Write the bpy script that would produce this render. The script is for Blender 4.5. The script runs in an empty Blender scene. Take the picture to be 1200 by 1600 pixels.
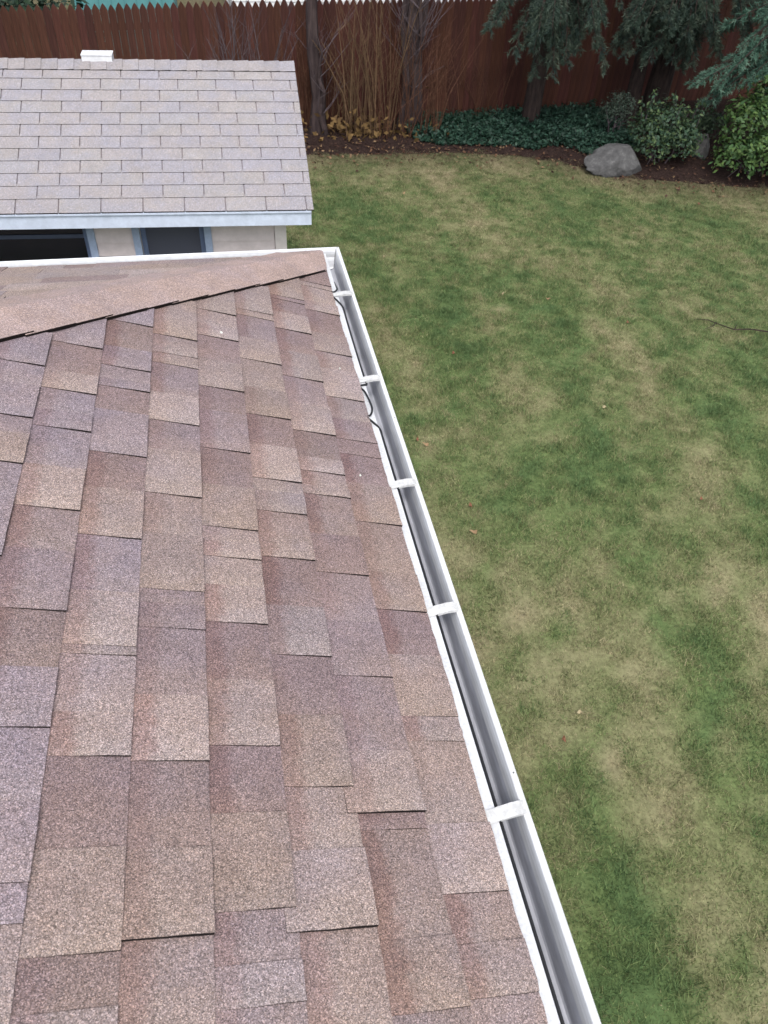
import bpy, math, random
import numpy as np
from mathutils import Matrix, Vector

random.seed(11)
RG = np.random.default_rng(7)
S = bpy.context.scene
COL = S.collection

# ------------------------------------------------------------------ camera
CAM = Vector((-0.40693, -3.27136, 1.54167))
YAW, PITCH, ROLL = 0.227013, 0.751889, 0.055452
fwd = Vector((math.sin(YAW) * math.cos(PITCH), math.cos(YAW) * math.cos(PITCH), -math.sin(PITCH)))
rt = Vector((math.cos(YAW), -math.sin(YAW), 0))
up = rt.cross(fwd)
r2 = rt * math.cos(ROLL) + up * math.sin(ROLL)
u2 = -rt * math.sin(ROLL) + up * math.cos(ROLL)
cd = bpy.data.cameras.new("camera")
cam = bpy.data.objects.new("camera", cd)
COL.objects.link(cam)
mw = Matrix.Identity(4)
for i in range(3):
    mw[i][0], mw[i][1], mw[i][2], mw[i][3] = r2[i], u2[i], -fwd[i], CAM[i]
cam.matrix_world = mw
cd.sensor_width = 36
cd.lens = 1200.39 / 1600 * 36
cd.clip_start = 0.05
cd.clip_end = 400
cd.dof.use_dof = True
cd.dof.focus_distance = 2.6
cd.dof.aperture_fstop = 9
S.camera = cam

# ------------------------------------------------------------------ light
SUN_EL, SUN_AZ = math.radians(60), math.radians(188)     # azimuth from +Y towards +X
w = bpy.data.worlds.new("World")
S.world = w
w.use_nodes = True
nt = w.node_tree
bg = nt.nodes["Background"]
sky = nt.nodes.new("ShaderNodeTexSky")
sky.sky_type = 'NISHITA'
sky.sun_disc = False
sky.sun_elevation = SUN_EL
sky.sun_rotation = SUN_AZ
sky.air_density = 1.0
sky.dust_density = 3.0
hs = nt.nodes.new("ShaderNodeHueSaturation")              # cloud cover greys the blue of the sky
hs.inputs["Saturation"].default_value = 0.38
nt.links.new(sky.outputs[0], hs.inputs["Color"])
nt.links.new(hs.outputs[0], bg.inputs["Color"])
bg.inputs["Strength"].default_value = 0.15
sd = bpy.data.lights.new("sun", 'SUN')
sd.energy = 0.8
sd.angle = math.radians(25)
sd.color = (1.0, 0.96, 0.91)
so = bpy.data.objects.new("sun", sd)
COL.objects.link(so)
sv = Vector((math.sin(SUN_AZ) * math.cos(SUN_EL), math.cos(SUN_AZ) * math.cos(SUN_EL), math.sin(SUN_EL)))
so.rotation_euler = sv.to_track_quat('Z', 'Y').to_euler()
S.view_settings.view_transform = 'Standard'
S.view_settings.look = 'None'
S.view_settings.exposure = 0.95
S.view_settings.gamma = 1.0
S.view_settings.use_curve_mapping = False

G = -2.78                        # ground level; the near eave is at z = 0
TH = 0.325672
CT, ST, TT = math.cos(TH), math.sin(TH), math.tan(TH)
YC = .055                        # y of the roof's corner
EXP = 0.143                      # shingle exposure


# ------------------------------------------------------------------ helpers
def props(o, label=None, cat=None, group=None, kind=None):
    for k, v in (("label", label), ("category", cat), ("group", group), ("kind", kind)):
        if v:
            o[k] = v
    return o


def empty(name, loc, label, cat, group=None):
    o = bpy.data.objects.new(name, None)
    o.location = loc
    o.empty_display_size = 0.2
    COL.objects.link(o)
    return props(o, label, cat, group)


BASE = {}


def link(name, me, parent=None, origin=None):
    o = bpy.data.objects.new(name, me)
    COL.objects.link(o)
    if parent is not None:
        o.parent = parent
    elif origin is not None:
        o.location = origin
    return o


class MB:
    """Collects faces in world space; build() links them as one mesh object."""

    def __init__(s):
        s.v, s.f, s.m, s.t, s.p = [], [], [], [], {}

    def face(s, pts, m=0, t=(1, 1, 1)):
        n = len(s.v)
        s.v += [tuple(p) for p in pts]
        s.f.append(tuple(range(n, n + len(pts))))
        s.m.append(m)
        s.t.append(t)

    def idx(s, verts, faces, m=0, t=(1, 1, 1)):
        n = len(s.v)
        s.v += [tuple(p) for p in verts]
        for f in faces:
            s.f.append(tuple(n + i for i in f))
            s.m.append(m)
            s.t.append(t)

    def box(s, o, x, y, z, m=0, t=(1, 1, 1)):
        o, x, y, z = Vector(o), Vector(x), Vector(y), Vector(z)
        P = [o, o + x, o + x + y, o + y, o + z, o + x + z, o + x + y + z, o + y + z]
        s.idx(P, [(0, 3, 2, 1), (4, 5, 6, 7), (0, 1, 5, 4), (1, 2, 6, 5), (2, 3, 7, 6), (3, 0, 4, 7)], m, t)

    def aab(s, x0, x1, y0, y1, z0, z1, m=0, t=(1, 1, 1)):
        s.box((x0, y0, z0), (x1 - x0, 0, 0), (0, y1 - y0, 0), (0, 0, z1 - z0), m, t)

    def tube(s, path, radii, seg=6, m=0, t=(1, 1, 1)):
        path = [Vector(p) for p in path]
        n0 = len(s.v)
        ref = Vector((0.3, 0.9, 0.2)).normalized()
        for i, p in enumerate(path):
            d = (path[min(i + 1, len(path) - 1)] - path[max(i - 1, 0)]).normalized()
            a = d.cross(ref)
            if a.length < 1e-3:
                a = d.cross(Vector((1, 0, 0)))
            a.normalize()
            b = d.cross(a)
            r = radii[i] if hasattr(radii, '__len__') else radii
            for k in range(seg):
                q = p + (a * math.cos(k * 2 * math.pi / seg) + b * math.sin(k * 2 * math.pi / seg)) * r
                s.v.append(tuple(q))
        for i in range(len(path) - 1):
            for k in range(seg):
                a0 = n0 + i * seg + k
                a1 = n0 + i * seg + (k + 1) % seg
                s.f.append((a0, a1, a1 + seg, a0 + seg))
                s.m.append(m)
                s.t.append(t)
        s.f.append(tuple(n0 + k for k in range(seg))[::-1])
        s.f.append(tuple(n0 + (len(path) - 1) * seg + k for k in range(seg)))
        s.m += [m, m]
        s.t += [t, t]

    def mesh(s, name, mats, origin=(0, 0, 0), smooth=False):
        me = bpy.data.meshes.new(name)
        o = origin
        me.from_pydata([(p[0] - o[0], p[1] - o[1], p[2] - o[2]) for p in s.v], [], s.f)
        for m in (mats if isinstance(mats, (list, tuple)) else [mats]):
            me.materials.append(m)
        me.polygons.foreach_set("material_index", s.m)
        at = me.color_attributes.new("tint", 'FLOAT_COLOR', 'CORNER')
        buf = []
        for f, t in zip(s.f, s.t):
            buf += [t[0], t[1], t[2], 1.0] * len(f)
        at.data.foreach_set("color", buf)
        if s.p:                        # where on its tab each corner lies
            at = me.color_attributes.new("place", 'FLOAT_COLOR', 'CORNER')
            buf = []
            for i, f in enumerate(s.f):
                q = s.p.get(i)
                for j in range(len(f)):
                    buf += [*q[j], 1.0] if q else [0, 0, 0, 1.0]
            at.data.foreach_set("color", buf)
        if smooth:
            me.polygons.foreach_set("use_smooth", [True] * len(s.f))
        me.update()
        return me

    def build(s, name, mats, parent=None, origin=None, smooth=False):
        if origin is None:
            p = parent
            while p is not None and p.parent is not None:
                p = p.parent
            origin = tuple(p.location) if p is not None else (0, 0, 0)
        return link(name, s.mesh(name, mats, origin, smooth), parent, origin)


def soup(name, V, C, mat, parent=None, origin=None):
    """One mesh of N loose faces; V is (N,k,3), C is (N,3) colour of each face."""
    if origin is None:
        p = parent
        while p is not None and p.parent is not None:
            p = p.parent
        origin = tuple(p.location) if p is not None else (0, 0, 0)
    N, k = V.shape[:2]
    me = bpy.data.meshes.new(name)
    me.vertices.add(N * k)
    me.vertices.foreach_set("co", (V.reshape(-1, 3) - np.array(origin)).astype(np.float32).ravel())
    me.loops.add(N * k)
    me.loops.foreach_set("vertex_index", np.arange(N * k, dtype=np.int32))
    me.polygons.add(N)
    me.polygons.foreach_set("loop_start", np.arange(0, N * k, k, dtype=np.int32))
    me.polygons.foreach_set("loop_total", np.full(N, k, dtype=np.int32))
    me.materials.append(mat)
    at = me.color_attributes.new("tint", 'FLOAT_COLOR', 'CORNER')
    c4 = np.ones((N, k, 4), np.float32)
    c4[..., :3] = C[:, None, :]
    at.data.foreach_set("color", c4.ravel())
    me.update(calc_edges=True)
    return link(name, me, parent, origin)


def unit(a):
    return a / np.maximum(np.linalg.norm(a, axis=-1, keepdims=True), 1e-9)


def vnoise(x, y, seed=0):
    """smooth value noise in [-1,1]"""
    xi, yi = np.floor(x).astype(np.int64), np.floor(y).astype(np.int64)
    fx, fy = x - xi, y - yi
    fx, fy = fx * fx * (3 - 2 * fx), fy * fy * (3 - 2 * fy)

    def h(a, b):
        n = (a * 374761393 + b * 668265263 + seed * 974711) & 0x7fffffff
        n = ((n ^ (n >> 13)) * 1274126177) & 0x7fffffff
        n = (n ^ (n >> 16)) & 0xffffff
        return n / float(0xffffff) * 2 - 1
    return (h(xi, yi) * (1 - fx) + h(xi + 1, yi) * fx) * (1 - fy) + (h(xi, yi + 1) * (1 - fx) + h(xi + 1, yi + 1) * fx) * fy


def fbm(x, y, oct=4, seed=0):
    a, s = 1.0, 0
    for i in range(oct):
        s = s + a * vnoise(x * 2 ** i + 17.3 * i, y * 2 ** i - 9.1 * i, seed + i)
        a *= 0.55
    return s


# ------------------------------------------------------------------ materials
def mat(name, rough=0.7, spec=0.3):
    m = bpy.data.materials.new(name)
    m.use_nodes = True
    n = m.node_tree
    b = n.nodes["Principled BSDF"]
    b.inputs["Roughness"].default_value = rough
    b.inputs["Specular IOR Level"].default_value = spec
    return m, n, b


def nd(n, typ, **kw):
    x = n.nodes.new(typ)
    for k, v in kw.items():
        setattr(x, k, v)
    return x


def ramp(n, stops, interp='LINEAR'):
    r = nd(n, "ShaderNodeValToRGB")
    cr = r.color_ramp
    cr.interpolation = interp
    while len(cr.elements) < len(stops):
        cr.elements.new(0.5)
    for e, (p, c) in zip(cr.elements, stops):
        e.position = p
        e.color = (c, c, c, 1) if not hasattr(c, '__len__') else (*c, 1)
    return r


def mul(n, a, b, fac=1.0, mode='MULTIPLY'):
    x = nd(n, "ShaderNodeMix", data_type='RGBA', blend_type=mode)
    x.inputs[0].default_value = fac
    for i, s in ((6, a), (7, b)):
        if hasattr(s, 'is_linked'):
            n.links.new(s, x.inputs[i])
        else:
            x.inputs[i].default_value = (*s, 1)
    return x.outputs[2]


def noise(n, scale, detail=4, coord=None, rough=0.6):
    t = nd(n, "ShaderNodeTexNoise")
    t.inputs["Scale"].default_value = scale
    t.inputs["Detail"].default_value = detail
    t.inputs["Roughness"].default_value = rough
    if coord is not None:
        n.links.new(coord, t.inputs["Vector"])
    return t


def objco(n, sc=None):
    t = nd(n, "ShaderNodeTexCoord")
    if sc is None:
        return t.outputs["Object"]
    mp = nd(n, "ShaderNodeMapping")
    mp.inputs["Scale"].default_value = sc
    n.links.new(t.outputs["Object"], mp.inputs["Vector"])
    return mp.outputs[0]


def tint(n):
    a = nd(n, "ShaderNodeAttribute", attribute_name="tint")
    return a.outputs["Color"]


def bump(n, b, src, strength, dist):
    x = nd(n, "ShaderNodeBump")
    x.inputs["Strength"].default_value = strength
    x.inputs["Distance"].default_value = dist
    n.links.new(src, x.inputs["Height"])
    n.links.new(x.outputs[0], b.inputs["Normal"])


def granule_mat(name, scale, contrast=1.0, blotch=0.18, band=False):
    m, n, b = mat(name, 0.8, 0.3)
    co = objco(n)
    v = nd(n, "ShaderNodeTexVoronoi")
    v.inputs["Scale"].default_value = scale
    v.inputs["Randomness"].default_value = 1.0
    n.links.new(co, v.inputs["Vector"])
    sep = nd(n, "ShaderNodeSeparateColor")
    n.links.new(v.outputs["Color"], sep.inputs[0])
    k = contrast
    r = ramp(n, [(0, 1 - .72 * k), (.22, 1 - .42 * k), (.5, 1 - .05 * k), (.8, 1 + .35 * k), (.93, 1 + .95 * k), (1, 1 + 1.6 * k)])
    n.links.new(sep.outputs[0], r.inputs[0])
    hue = ramp(n, [(0, (1.04, .97, .94)), (.45, (1, 1, 1)), (.75, (.98, .99, 1.04)), (1, (1.08, 1.0, .90))])
    n.links.new(sep.outputs[1], hue.inputs[0])
    c = mul(n, tint(n), r.outputs[0])
    c = mul(n, c, hue.outputs[0])
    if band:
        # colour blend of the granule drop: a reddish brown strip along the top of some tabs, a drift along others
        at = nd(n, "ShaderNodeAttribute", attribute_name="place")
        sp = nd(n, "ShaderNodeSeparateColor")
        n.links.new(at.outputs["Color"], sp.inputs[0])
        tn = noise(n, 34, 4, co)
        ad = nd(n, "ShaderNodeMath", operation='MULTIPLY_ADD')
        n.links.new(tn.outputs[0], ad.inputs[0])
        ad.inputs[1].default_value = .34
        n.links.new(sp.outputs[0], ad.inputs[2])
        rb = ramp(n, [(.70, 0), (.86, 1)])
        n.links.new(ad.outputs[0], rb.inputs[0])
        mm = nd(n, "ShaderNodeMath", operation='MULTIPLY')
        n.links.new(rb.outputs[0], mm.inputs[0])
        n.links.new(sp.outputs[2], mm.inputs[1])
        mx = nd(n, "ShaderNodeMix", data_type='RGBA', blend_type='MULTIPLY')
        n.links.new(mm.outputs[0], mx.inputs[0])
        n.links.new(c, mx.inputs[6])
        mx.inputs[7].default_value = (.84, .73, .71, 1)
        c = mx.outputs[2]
        rc = ramp(n, [(.25, (1.05, 1.03, 1.0)), (.85, (.93, .90, .91))])
        ad2 = nd(n, "ShaderNodeMath", operation='MULTIPLY_ADD')
        n.links.new(tn.outputs[0], ad2.inputs[0])
        ad2.inputs[1].default_value = .5
        n.links.new(sp.outputs[1], ad2.inputs[2])
        n.links.new(ad2.outputs[0], rc.inputs[0])
        c = mul(n, c, rc.outputs[0])
    # weather blotches and lavender granule drifts
    t = noise(n, 9, 5, co)
    r2_ = ramp(n, [(.3, 1 - blotch), (.5, 1.0), (.72, 1 + blotch)])
    n.links.new(t.outputs[0], r2_.inputs[0])
    c = mul(n, c, r2_.outputs[0])
    t2 = noise(n, 5.3, 3, co)
    r3 = ramp(n, [(.42, (1.02, .995, .98)), (.6, (.98, .99, 1.05))])
    n.links.new(t2.outputs[0], r3.inputs[0])
    c = mul(n, c, r3.outputs[0])
    n.links.new(c, b.inputs["Base Color"])
    bump(n, b, v.outputs["Distance"], 0.35, 0.0015)
    return m


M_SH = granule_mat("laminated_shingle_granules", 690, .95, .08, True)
M_CAP = granule_mat("cap_shingle_granules", 480, 0.55, .12)
M_SHED = granule_mat("shed_shingle_granules", 260, 0.35, 0.07)
m, n, b = mat("cut_asphalt_edge", 0.95, 0.1)
t = noise(n, 300, 2, objco(n))
r = ramp(n, [(.35, (.006, .005, .005)), (.65, (.022, .017, .016))])
n.links.new(t.outputs[0], r.inputs[0])
n.links.new(r.outputs[0], b.inputs["Base Color"])
M_EDGE = m


def paint_mat(name, col, rough=0.4, dirt=0.25, dscale=60, spec=0.5, low=.42, high=.62, stretch=None):
    m, n, b = mat(name, rough, spec)
    co = objco(n, stretch)
    t = noise(n, dscale, 6, co, 0.7)
    r = ramp(n, [(low, tuple(c * (1 - dirt) for c in col)), (high, col)])
    n.links.new(t.outputs[0], r.inputs[0])
    t2 = noise(n, 7, 3, co)
    r2_ = ramp(n, [(.3, .9), (.7, 1.05)])
    n.links.new(t2.outputs[0], r2_.inputs[0])
    n.links.new(mul(n, mul(n, r.outputs[0], r2_.outputs[0]), tint(n)), b.inputs["Base Color"])
    bump(n, b, t.outputs[0], 0.05, 0.002)
    return m


M_WHITE = paint_mat("white_gutter_enamel", (.76, .77, .79), .3, .10, 40)
M_TROUGH = paint_mat("dusty_gutter_floor", (.50, .51, .56), .45, .35, 22, .4, .35, .68, (2.0, .35, 2.0))
M_GRIME_SHADE = paint_mat("grimy_shaded_gutter_metal", (.36, .37, .415), .45, .35, 22, .4, .35, .68, (2.0, .35, 2.0))  # dirty metal with the trough's shade mixed into the colour
M_FRONT = paint_mat("gutter_front_inside", (.80, .81, .83), .35, .2, 30, .5, .35, .6, (1, .3, 1))
M_DRIP = paint_mat("mottled_drip_edge", (.66, .67, .69), .45, .22, 140, .4, .34, .60)
M_HANG = paint_mat("bare_aluminium_strap", (.64, .64, .63), .4, .24, 80)
M_FASC = paint_mat("shed_fascia_paint", (.60, .67, .80), .5, .10, 20)
M_TRIM = paint_mat("slate_blue_trim_paint", (.23, .29, .43), .5, .12, 25)
M_SIDE = paint_mat("beige_siding_paint", (.68, .60, .60), .6, .08, 18)
M_STAIN = paint_mat("dark_stain", (.10, .10, .095), .7, .3, 60)
m, n, b = mat("dark_glass", 0.12, 0.5)
b.inputs["Base Color"].default_value = (.012, .012, .016, 1)
M_GLASS = m
m, n, b = mat("screened_glass", 0.45, 0.4)
b.inputs["Base Color"].default_value = (.075, .08, .11, 1)
M_SCREEN = m
m, n, b = mat("black_rubber", 0.5, 0.4)
b.inputs["Base Color"].default_value = (.012, .012, .014, 1)
M_RUB = m


def wood_mat(name, c0, c1, sc=(18, 18, 1.2), rough=.8):
    m, n, b = mat(name, rough, .2)
    co = objco(n, sc)
    t = noise(n, 2.2, 6, co, .65)
    r = ramp(n, [(.3, c0), (.7, c1)])
    n.links.new(t.outputs[0], r.inputs[0])
    n.links.new(mul(n, r.outputs[0], tint(n)), b.inputs["Base Color"])
    bump(n, b, t.outputs[0], .3, .01)
    return m


M_FENCE = wood_mat("red_brown_stained_cedar", (.036, .0135, .0105), (.078, .030, .021))
M_BARK = wood_mat("furrowed_bark", (.022, .015, .017), (.072, .052, .05), (9, 9, 1.5), .95)
M_CBARK = wood_mat("dark_conifer_bark", (.018, .013, .013), (.06, .042, .036), (9, 9, 2), .95)
M_STEM = wood_mat("dry_stem_bark", (.085, .048, .028), (.18, .115, .065), (20, 20, 3), .85)
M_RUST = wood_mat("rusty_dead_growth", (.05, .022, .014), (.15, .072, .045), (20, 20, 3), .9)
M_TWIG = wood_mat("grey_twig_bark", (.05, .038, .045), (.15, .12, .13), (20, 20, 3), .9)


def leaf_mat(name, trans=0.25, rough=0.55, spec=0.3):
    m, n, b = mat(name, rough, spec)
    t = nd(n, "ShaderNodeBsdfTranslucent")
    c = tint(n)
    n.links.new(c, b.inputs["Base Color"])
    n.links.new(c, t.inputs["Color"])
    mx = nd(n, "ShaderNodeMixShader")
    mx.inputs[0].default_value = trans
    n.links.new(b.outputs[0], mx.inputs[1])
    n.links.new(t.outputs[0], mx.inputs[2])
    n.links.new(mx.outputs[0], n.nodes["Material Output"].inputs["Surface"])
    return m


M_LEAF = leaf_mat("leaf", .2)
M_NEEDLE = leaf_mat("needle", .12, .6)
M_GRASS = leaf_mat("grass_blade", .25, .7, .15)
M_DRY = leaf_mat("dry_leaf", .15, .8, .1)

m, n, b = mat("turf_soil", .95, .05)
t = noise(n, 30, 6, objco(n))
r = ramp(n, [(.35, .75), (.65, 1.2)])
n.links.new(t.outputs[0], r.inputs[0])
n.links.new(mul(n, tint(n), r.outputs[0]), b.inputs["Base Color"])
M_TURF = m
m, n, b = mat("bark_mulch", .95, .05)
t = noise(n, 26, 8, objco(n), .75)
r = ramp(n, [(.32, (.013, .009, .009)), (.55, (.038, .024, .021)), (.75, (.095, .060, .044))])
n.links.new(t.outputs[0], r.inputs[0])
n.links.new(r.outputs[0], b.inputs["Base Color"])
bump(n, b, t.outputs[0], .8, .04)
M_MULCH = m
m, n, b = mat("grey_fieldstone", .85, .2)
co = objco(n)
t = noise(n, 7, 8, co, .7)
r = ramp(n, [(.3, (.044, .043, .043)), (.55, (.095, .094, .094)), (.75, (.19, .185, .18))])
n.links.new(t.outputs[0], r.inputs[0])
n.links.new(r.outputs[0], b.inputs["Base Color"])
bump(n, b, t.outputs[0], .6, .04)
M_STONE = m

# ------------------------------------------------------------------ ground
# patches of greener and of straw-coloured turf: x, y, radius
GREEN = [(1.75, 5.04, .49), (1.88, 4.25, .46), (1.52, 7.04, .5), (2.2, 1.24, .45), (2.18, 1.68, .24), (1.31, -1.92, .23),
         (6.05, 6.97, .56), (4.59, 4.9, .4), (4.8, 3.21, .35), (4.89, 2.57, .26), (3.48, 4.22, .38), (3.54, .42, .32),
         (2.08, -1.14, .21), (1.93, -1.77, .23), (.95, -2.38, .21), (2.36, 3.38, .43), (2.77, 2.4, .26), (5.84, 4.76, .48),
         (2.86, 5.26, .33), (1.2, 7.6, .5), (4.9, 7.3, .5)]
STRAW = [(3.73, 3.34, .43), (2.4, 2.66, .33), (1.77, 2.12, .38), (3.66, 2.28, .39), (2.39, .97, .28), (1.28, -.2, .39),
         (1.87, -1.49, .28), (3.1, 8.75, .84), (1.69, 8.86, .74), (2.7, .77, .33), (3.03, -.18, .29), (1.28, -1.1, .3),
         (1.79, -2.03, .26), (3.03, 5.78, .52), (5.29, 8.4, .63), (5.89, 7.73, .59), (1.7, 2.76, .34), (1.21, .56, .32),
         (2.14, -.56, .28), (7.0, 7.2, .6), (4.2, 9.0, .6)]


def greenness(x, y):
    g = .14 * fbm(x * .8 + 3, y * .8, 3, 5) + .22 * fbm(x * 3.1, y * 3.1, 3, 9) + .46 * fbm(x * 9.3, y * 9.3, 3, 14) + .30 * fbm(x * 27, y * 27, 2, 41) + .30 * fbm((x + .13 * y) * 3.4, y * .55, 3, 31) + .22
    # mowing passes run away from the house, fanning a little
    g = g + .24 * np.sin((x * .99 - y * .13) * 2 * np.pi / 1.15 + 1.1 * vnoise(x * .7, y * .7, 3)) * np.clip(1 - (np.abs(x - 3) + np.abs(y - 3)) / 18, 0, 1)
    for a, s in ((GREEN, .40), (STRAW, -.34)):
        for cx, cy, rr in a:
            g = g + s * np.exp(-(((x - cx) ** 2 + (y - cy) ** 2) / (1.1 * rr) ** 2))
    return g - .25 * np.exp(-np.clip(bed_front(x) - y, 0, 9) / .35)


C_GREEN = np.array([.142, .196, .074])
C_DEEP = np.array([.094, .154, .062])
C_MID = np.array([.208, .222, .106])
C_STRAW = np.array([.335, .290, .178])


def turf_col(g):
    g = np.clip(g, -1, 1.2)[:, None]
    c = np.where(g < 0, C_MID + (C_STRAW - C_MID) * np.clip(-g, 0, 1), C_MID + (C_GREEN - C_MID) * np.clip(g / .5, 0, 1))
    return np.where(g > .5, C_GREEN + (C_DEEP - C_GREEN) * np.clip((g - .5) / .6, 0, 1), c)


def bed_front(x):            # y of the lawn's edge against the planting bed
    xs = [-12, -3, 1.0, 2.25, 3.34, 4.4, 5.3, 5.9, 6.6, 7.6, 8.6, 11, 16]
    ys = [9.7, 9.75, 9.70, 9.62, 9.64, 9.45, 8.90, 8.30, 8.10, 7.78, 7.62, 6.9, 5.8]
    return np.interp(x, xs, ys)


def fence_y(x):
    return 10.84 + .1426 * x


def ground_grid(name, xs, ys, mt, z):
    me = bpy.data.meshes.new(name)
    X, Y = np.meshgrid(xs, ys)
    nx, ny = len(xs), len(ys)
    vs = np.stack([X, Y, np.full_like(X, z)], -1).reshape(-1, 3)
    i = np.arange(nx * ny).reshape(ny, nx)
    fs = np.stack([i[:-1, :-1], i[:-1, 1:], i[1:, 1:], i[1:, :-1]], -1).reshape(-1, 4)
    me.from_pydata(vs.tolist(), [], fs.tolist())
    at = me.color_attributes.new("tint", 'FLOAT_COLOR', 'POINT')
    c = np.ones((nx * ny, 4), np.float32)
    e_ = .7 * np.exp(-np.clip(bed_front(vs[:, 0]) - vs[:, 1], 0, 99) / .6)[:, None]  # turf browned and darkened near the bed, tree shade put into the colour
    c[:, :3] = turf_col(greenness(vs[:, 0], vs[:, 1])) * .8 * (1 - e_) + np.array([.085, .064, .044]) * e_
    at.data.foreach_set("color", c.ravel())
    me.materials.append(mt)
    return props(link(name, me), kind="structure")


gx = np.concatenate([[-150, -60, -25, -12], np.arange(-6, 12.01, .2), [16, 30, 70, 150]])
gy = np.concatenate([[-150, -60, -25, -10], np.arange(-6, 12.01, .2), [16, 30, 70, 200]])
ground_grid("lawn", gx, gy, M_TURF, G)

bed = MB()
xs = np.linspace(-12, 16, 57)
for x0, x1 in zip(xs[:-1], xs[1:]):
    rows = []
    for k in range(6):
        f = k / 5
        pts = []
        for x in (x0, x1):
            y = bed_front(x) * (1 - f) + (fence_y(x) + .25) * f
            h = .006 + (.05 * math.sin(math.pi * min(f * 2, 1) / 2) + .02 * float(vnoise(np.array(x * 2.), np.array(y * 2.), 4))) * (f > 0)
            pts.append((x, y, G + max(h, .006)))
        rows.append(pts)
    for a, c in zip(rows[:-1], rows[1:]):
        bed.face([a[0], a[1], c[1], c[0]])
props(bed.build("mulch_bed", M_MULCH), kind="structure")

# grass blades over the part of the lawn in view
NB = 1450000
x = RG.uniform(-.6, 10.5, NB * 2)
y = RG.uniform(-4.2, 9.9, NB * 2)
keep = (y < bed_front(x) + (.06 + .13 * fbm(x * 3.3, y * 3.3, 3, 55)) + .07 * RG.normal(size=x.size)) & (x < 3.6 + .62 * (y + 3.5)) & ((x > -.42) | (y > 2.2)) & (x < 10.5)
# thin far blades a little, fatter there
x, y = x[keep][:NB], y[keep][:NB]
NBk = x.size
g = greenness(x, y)
c = turf_col(g + RG.normal(0, .38, NBk)) * RG.uniform(.45, 1.62, NBk)[:, None]
ef = .72 * np.exp(-np.clip(bed_front(x) - y, 0, 9) / .6)[:, None]        # brown thatch along the bed, with tree shade painted into its tone
c = c * (1 - ef) + np.array([.120, .094, .062]) * ef * RG.uniform(.6, 1.4, NBk)[:, None]
hgt = RG.uniform(.010, .032, NBk) * (1 + .35 * np.clip(g, -.6, 1)) * (1 + .55 * np.clip(fbm(x * 7, y * 7, 3, 77), -1, 1))
ang = RG.uniform(0, 2 * np.pi, NBk)
lean = RG.uniform(.2, 1.5, NBk)
wd = RG.uniform(.0014, .0030, NBk) * (1 + .045 * np.clip(y + 3, 0, 14))
V = np.empty((NBk, 3, 3))
wa = ang + np.pi / 2 + RG.normal(0, .4, NBk)
base = np.stack([x, y, np.full(NBk, G - .003)], -1)
wv = np.stack([np.cos(wa) * wd, np.sin(wa) * wd, np.zeros(NBk)], -1)
V[:, 0] = base - wv
V[:, 1] = base + wv
V[:, 2] = base + np.stack([np.cos(ang) * hgt * lean, np.sin(ang) * hgt * lean, hgt], -1)
props(soup("grass", V, c, M_GRASS), "short patchy green and straw coloured lawn grass", "grass", kind="stuff")

# ------------------------------------------------------------------ the near house
HB = (-4.0, -4.5, G)
house = empty("house", HB, "near house with brown shingle hip roof and white gutter filling the lower left", "house")


def nearP(u, yy, h):          # near roof slope: u up the slope from the eave, yy along the eave, h above the deck
    return Vector((-u * CT + h * ST, yy, u * ST + h * CT))


def farP(u, xx, h):           # end slope
    return Vector((xx, YC - u * CT + h * ST, u * ST + h * CT))


L_, BACK = 8.0, -9.0
deck = MB()
rz = L_ / 2 * TT
d = -.012
hy = YC - L_ / 2
deck.face([(0, YC, d), (-L_ / 2, hy, rz + d), (-L_ / 2, BACK, rz + d), (0, BACK, d)])
deck.face([(0, YC, d), (-L_, YC, d), (-L_ / 2, hy, rz + d)])
deck.face([(-L_, YC, d), (-L_, BACK, d), (-L_ / 2, BACK, rz + d), (-L_ / 2, hy, rz + d)])
deck.face([(0, BACK, d), (-L_ / 2, BACK, rz + d), (-L_, BACK, d)])
deck.face([(-.02, -.02, d - .03), (-.02, BACK, d - .03), (-L_, BACK, d - .03), (-L_, -.02, d - .03)])
roof = deck.build("roof", M_EDGE, house)

PAL = {'tan': (.268, .214, .190), 'pale': (.300, .245, .224), 'mauve': (.232, .184, .180), 'lav': (.242, .201, .209),
       'red': (.216, .163, .154), 'orange': (.252, .199, .174), 'grey': (.262, .217, .204), 'brown': (.208, .160, .148)}


PAL = {k_: (v_[0] * .93, v_[1] * .95, v_[2] * .96) for k_, v_ in PAL.items()}


def pick(k, raised=None):
    """recessed parts of a course lean to the red and mauve blends, raised tabs to the paler ones"""
    if raised is None:
        names = ['tan', 'mauve', 'grey', 'red', 'lav']
    elif raised:
        names = ['pale', 'tan', 'grey', 'pale', 'tan', 'mauve'] + (['lav', 'lav', 'lav'] if k >= 5 else ['orange'] if k >= 2 else ['orange', 'red', 'mauve'])
    else:
        names = ['red', 'mauve', 'tan', 'brown', 'red', 'grey'] + (['lav', 'lav'] if k >= 5 else ['red', 'mauve'])
    c = PAL[random.choice(names)]
    j = random.uniform(.95, 1.05)
    return tuple(v * j for v in c)


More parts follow.
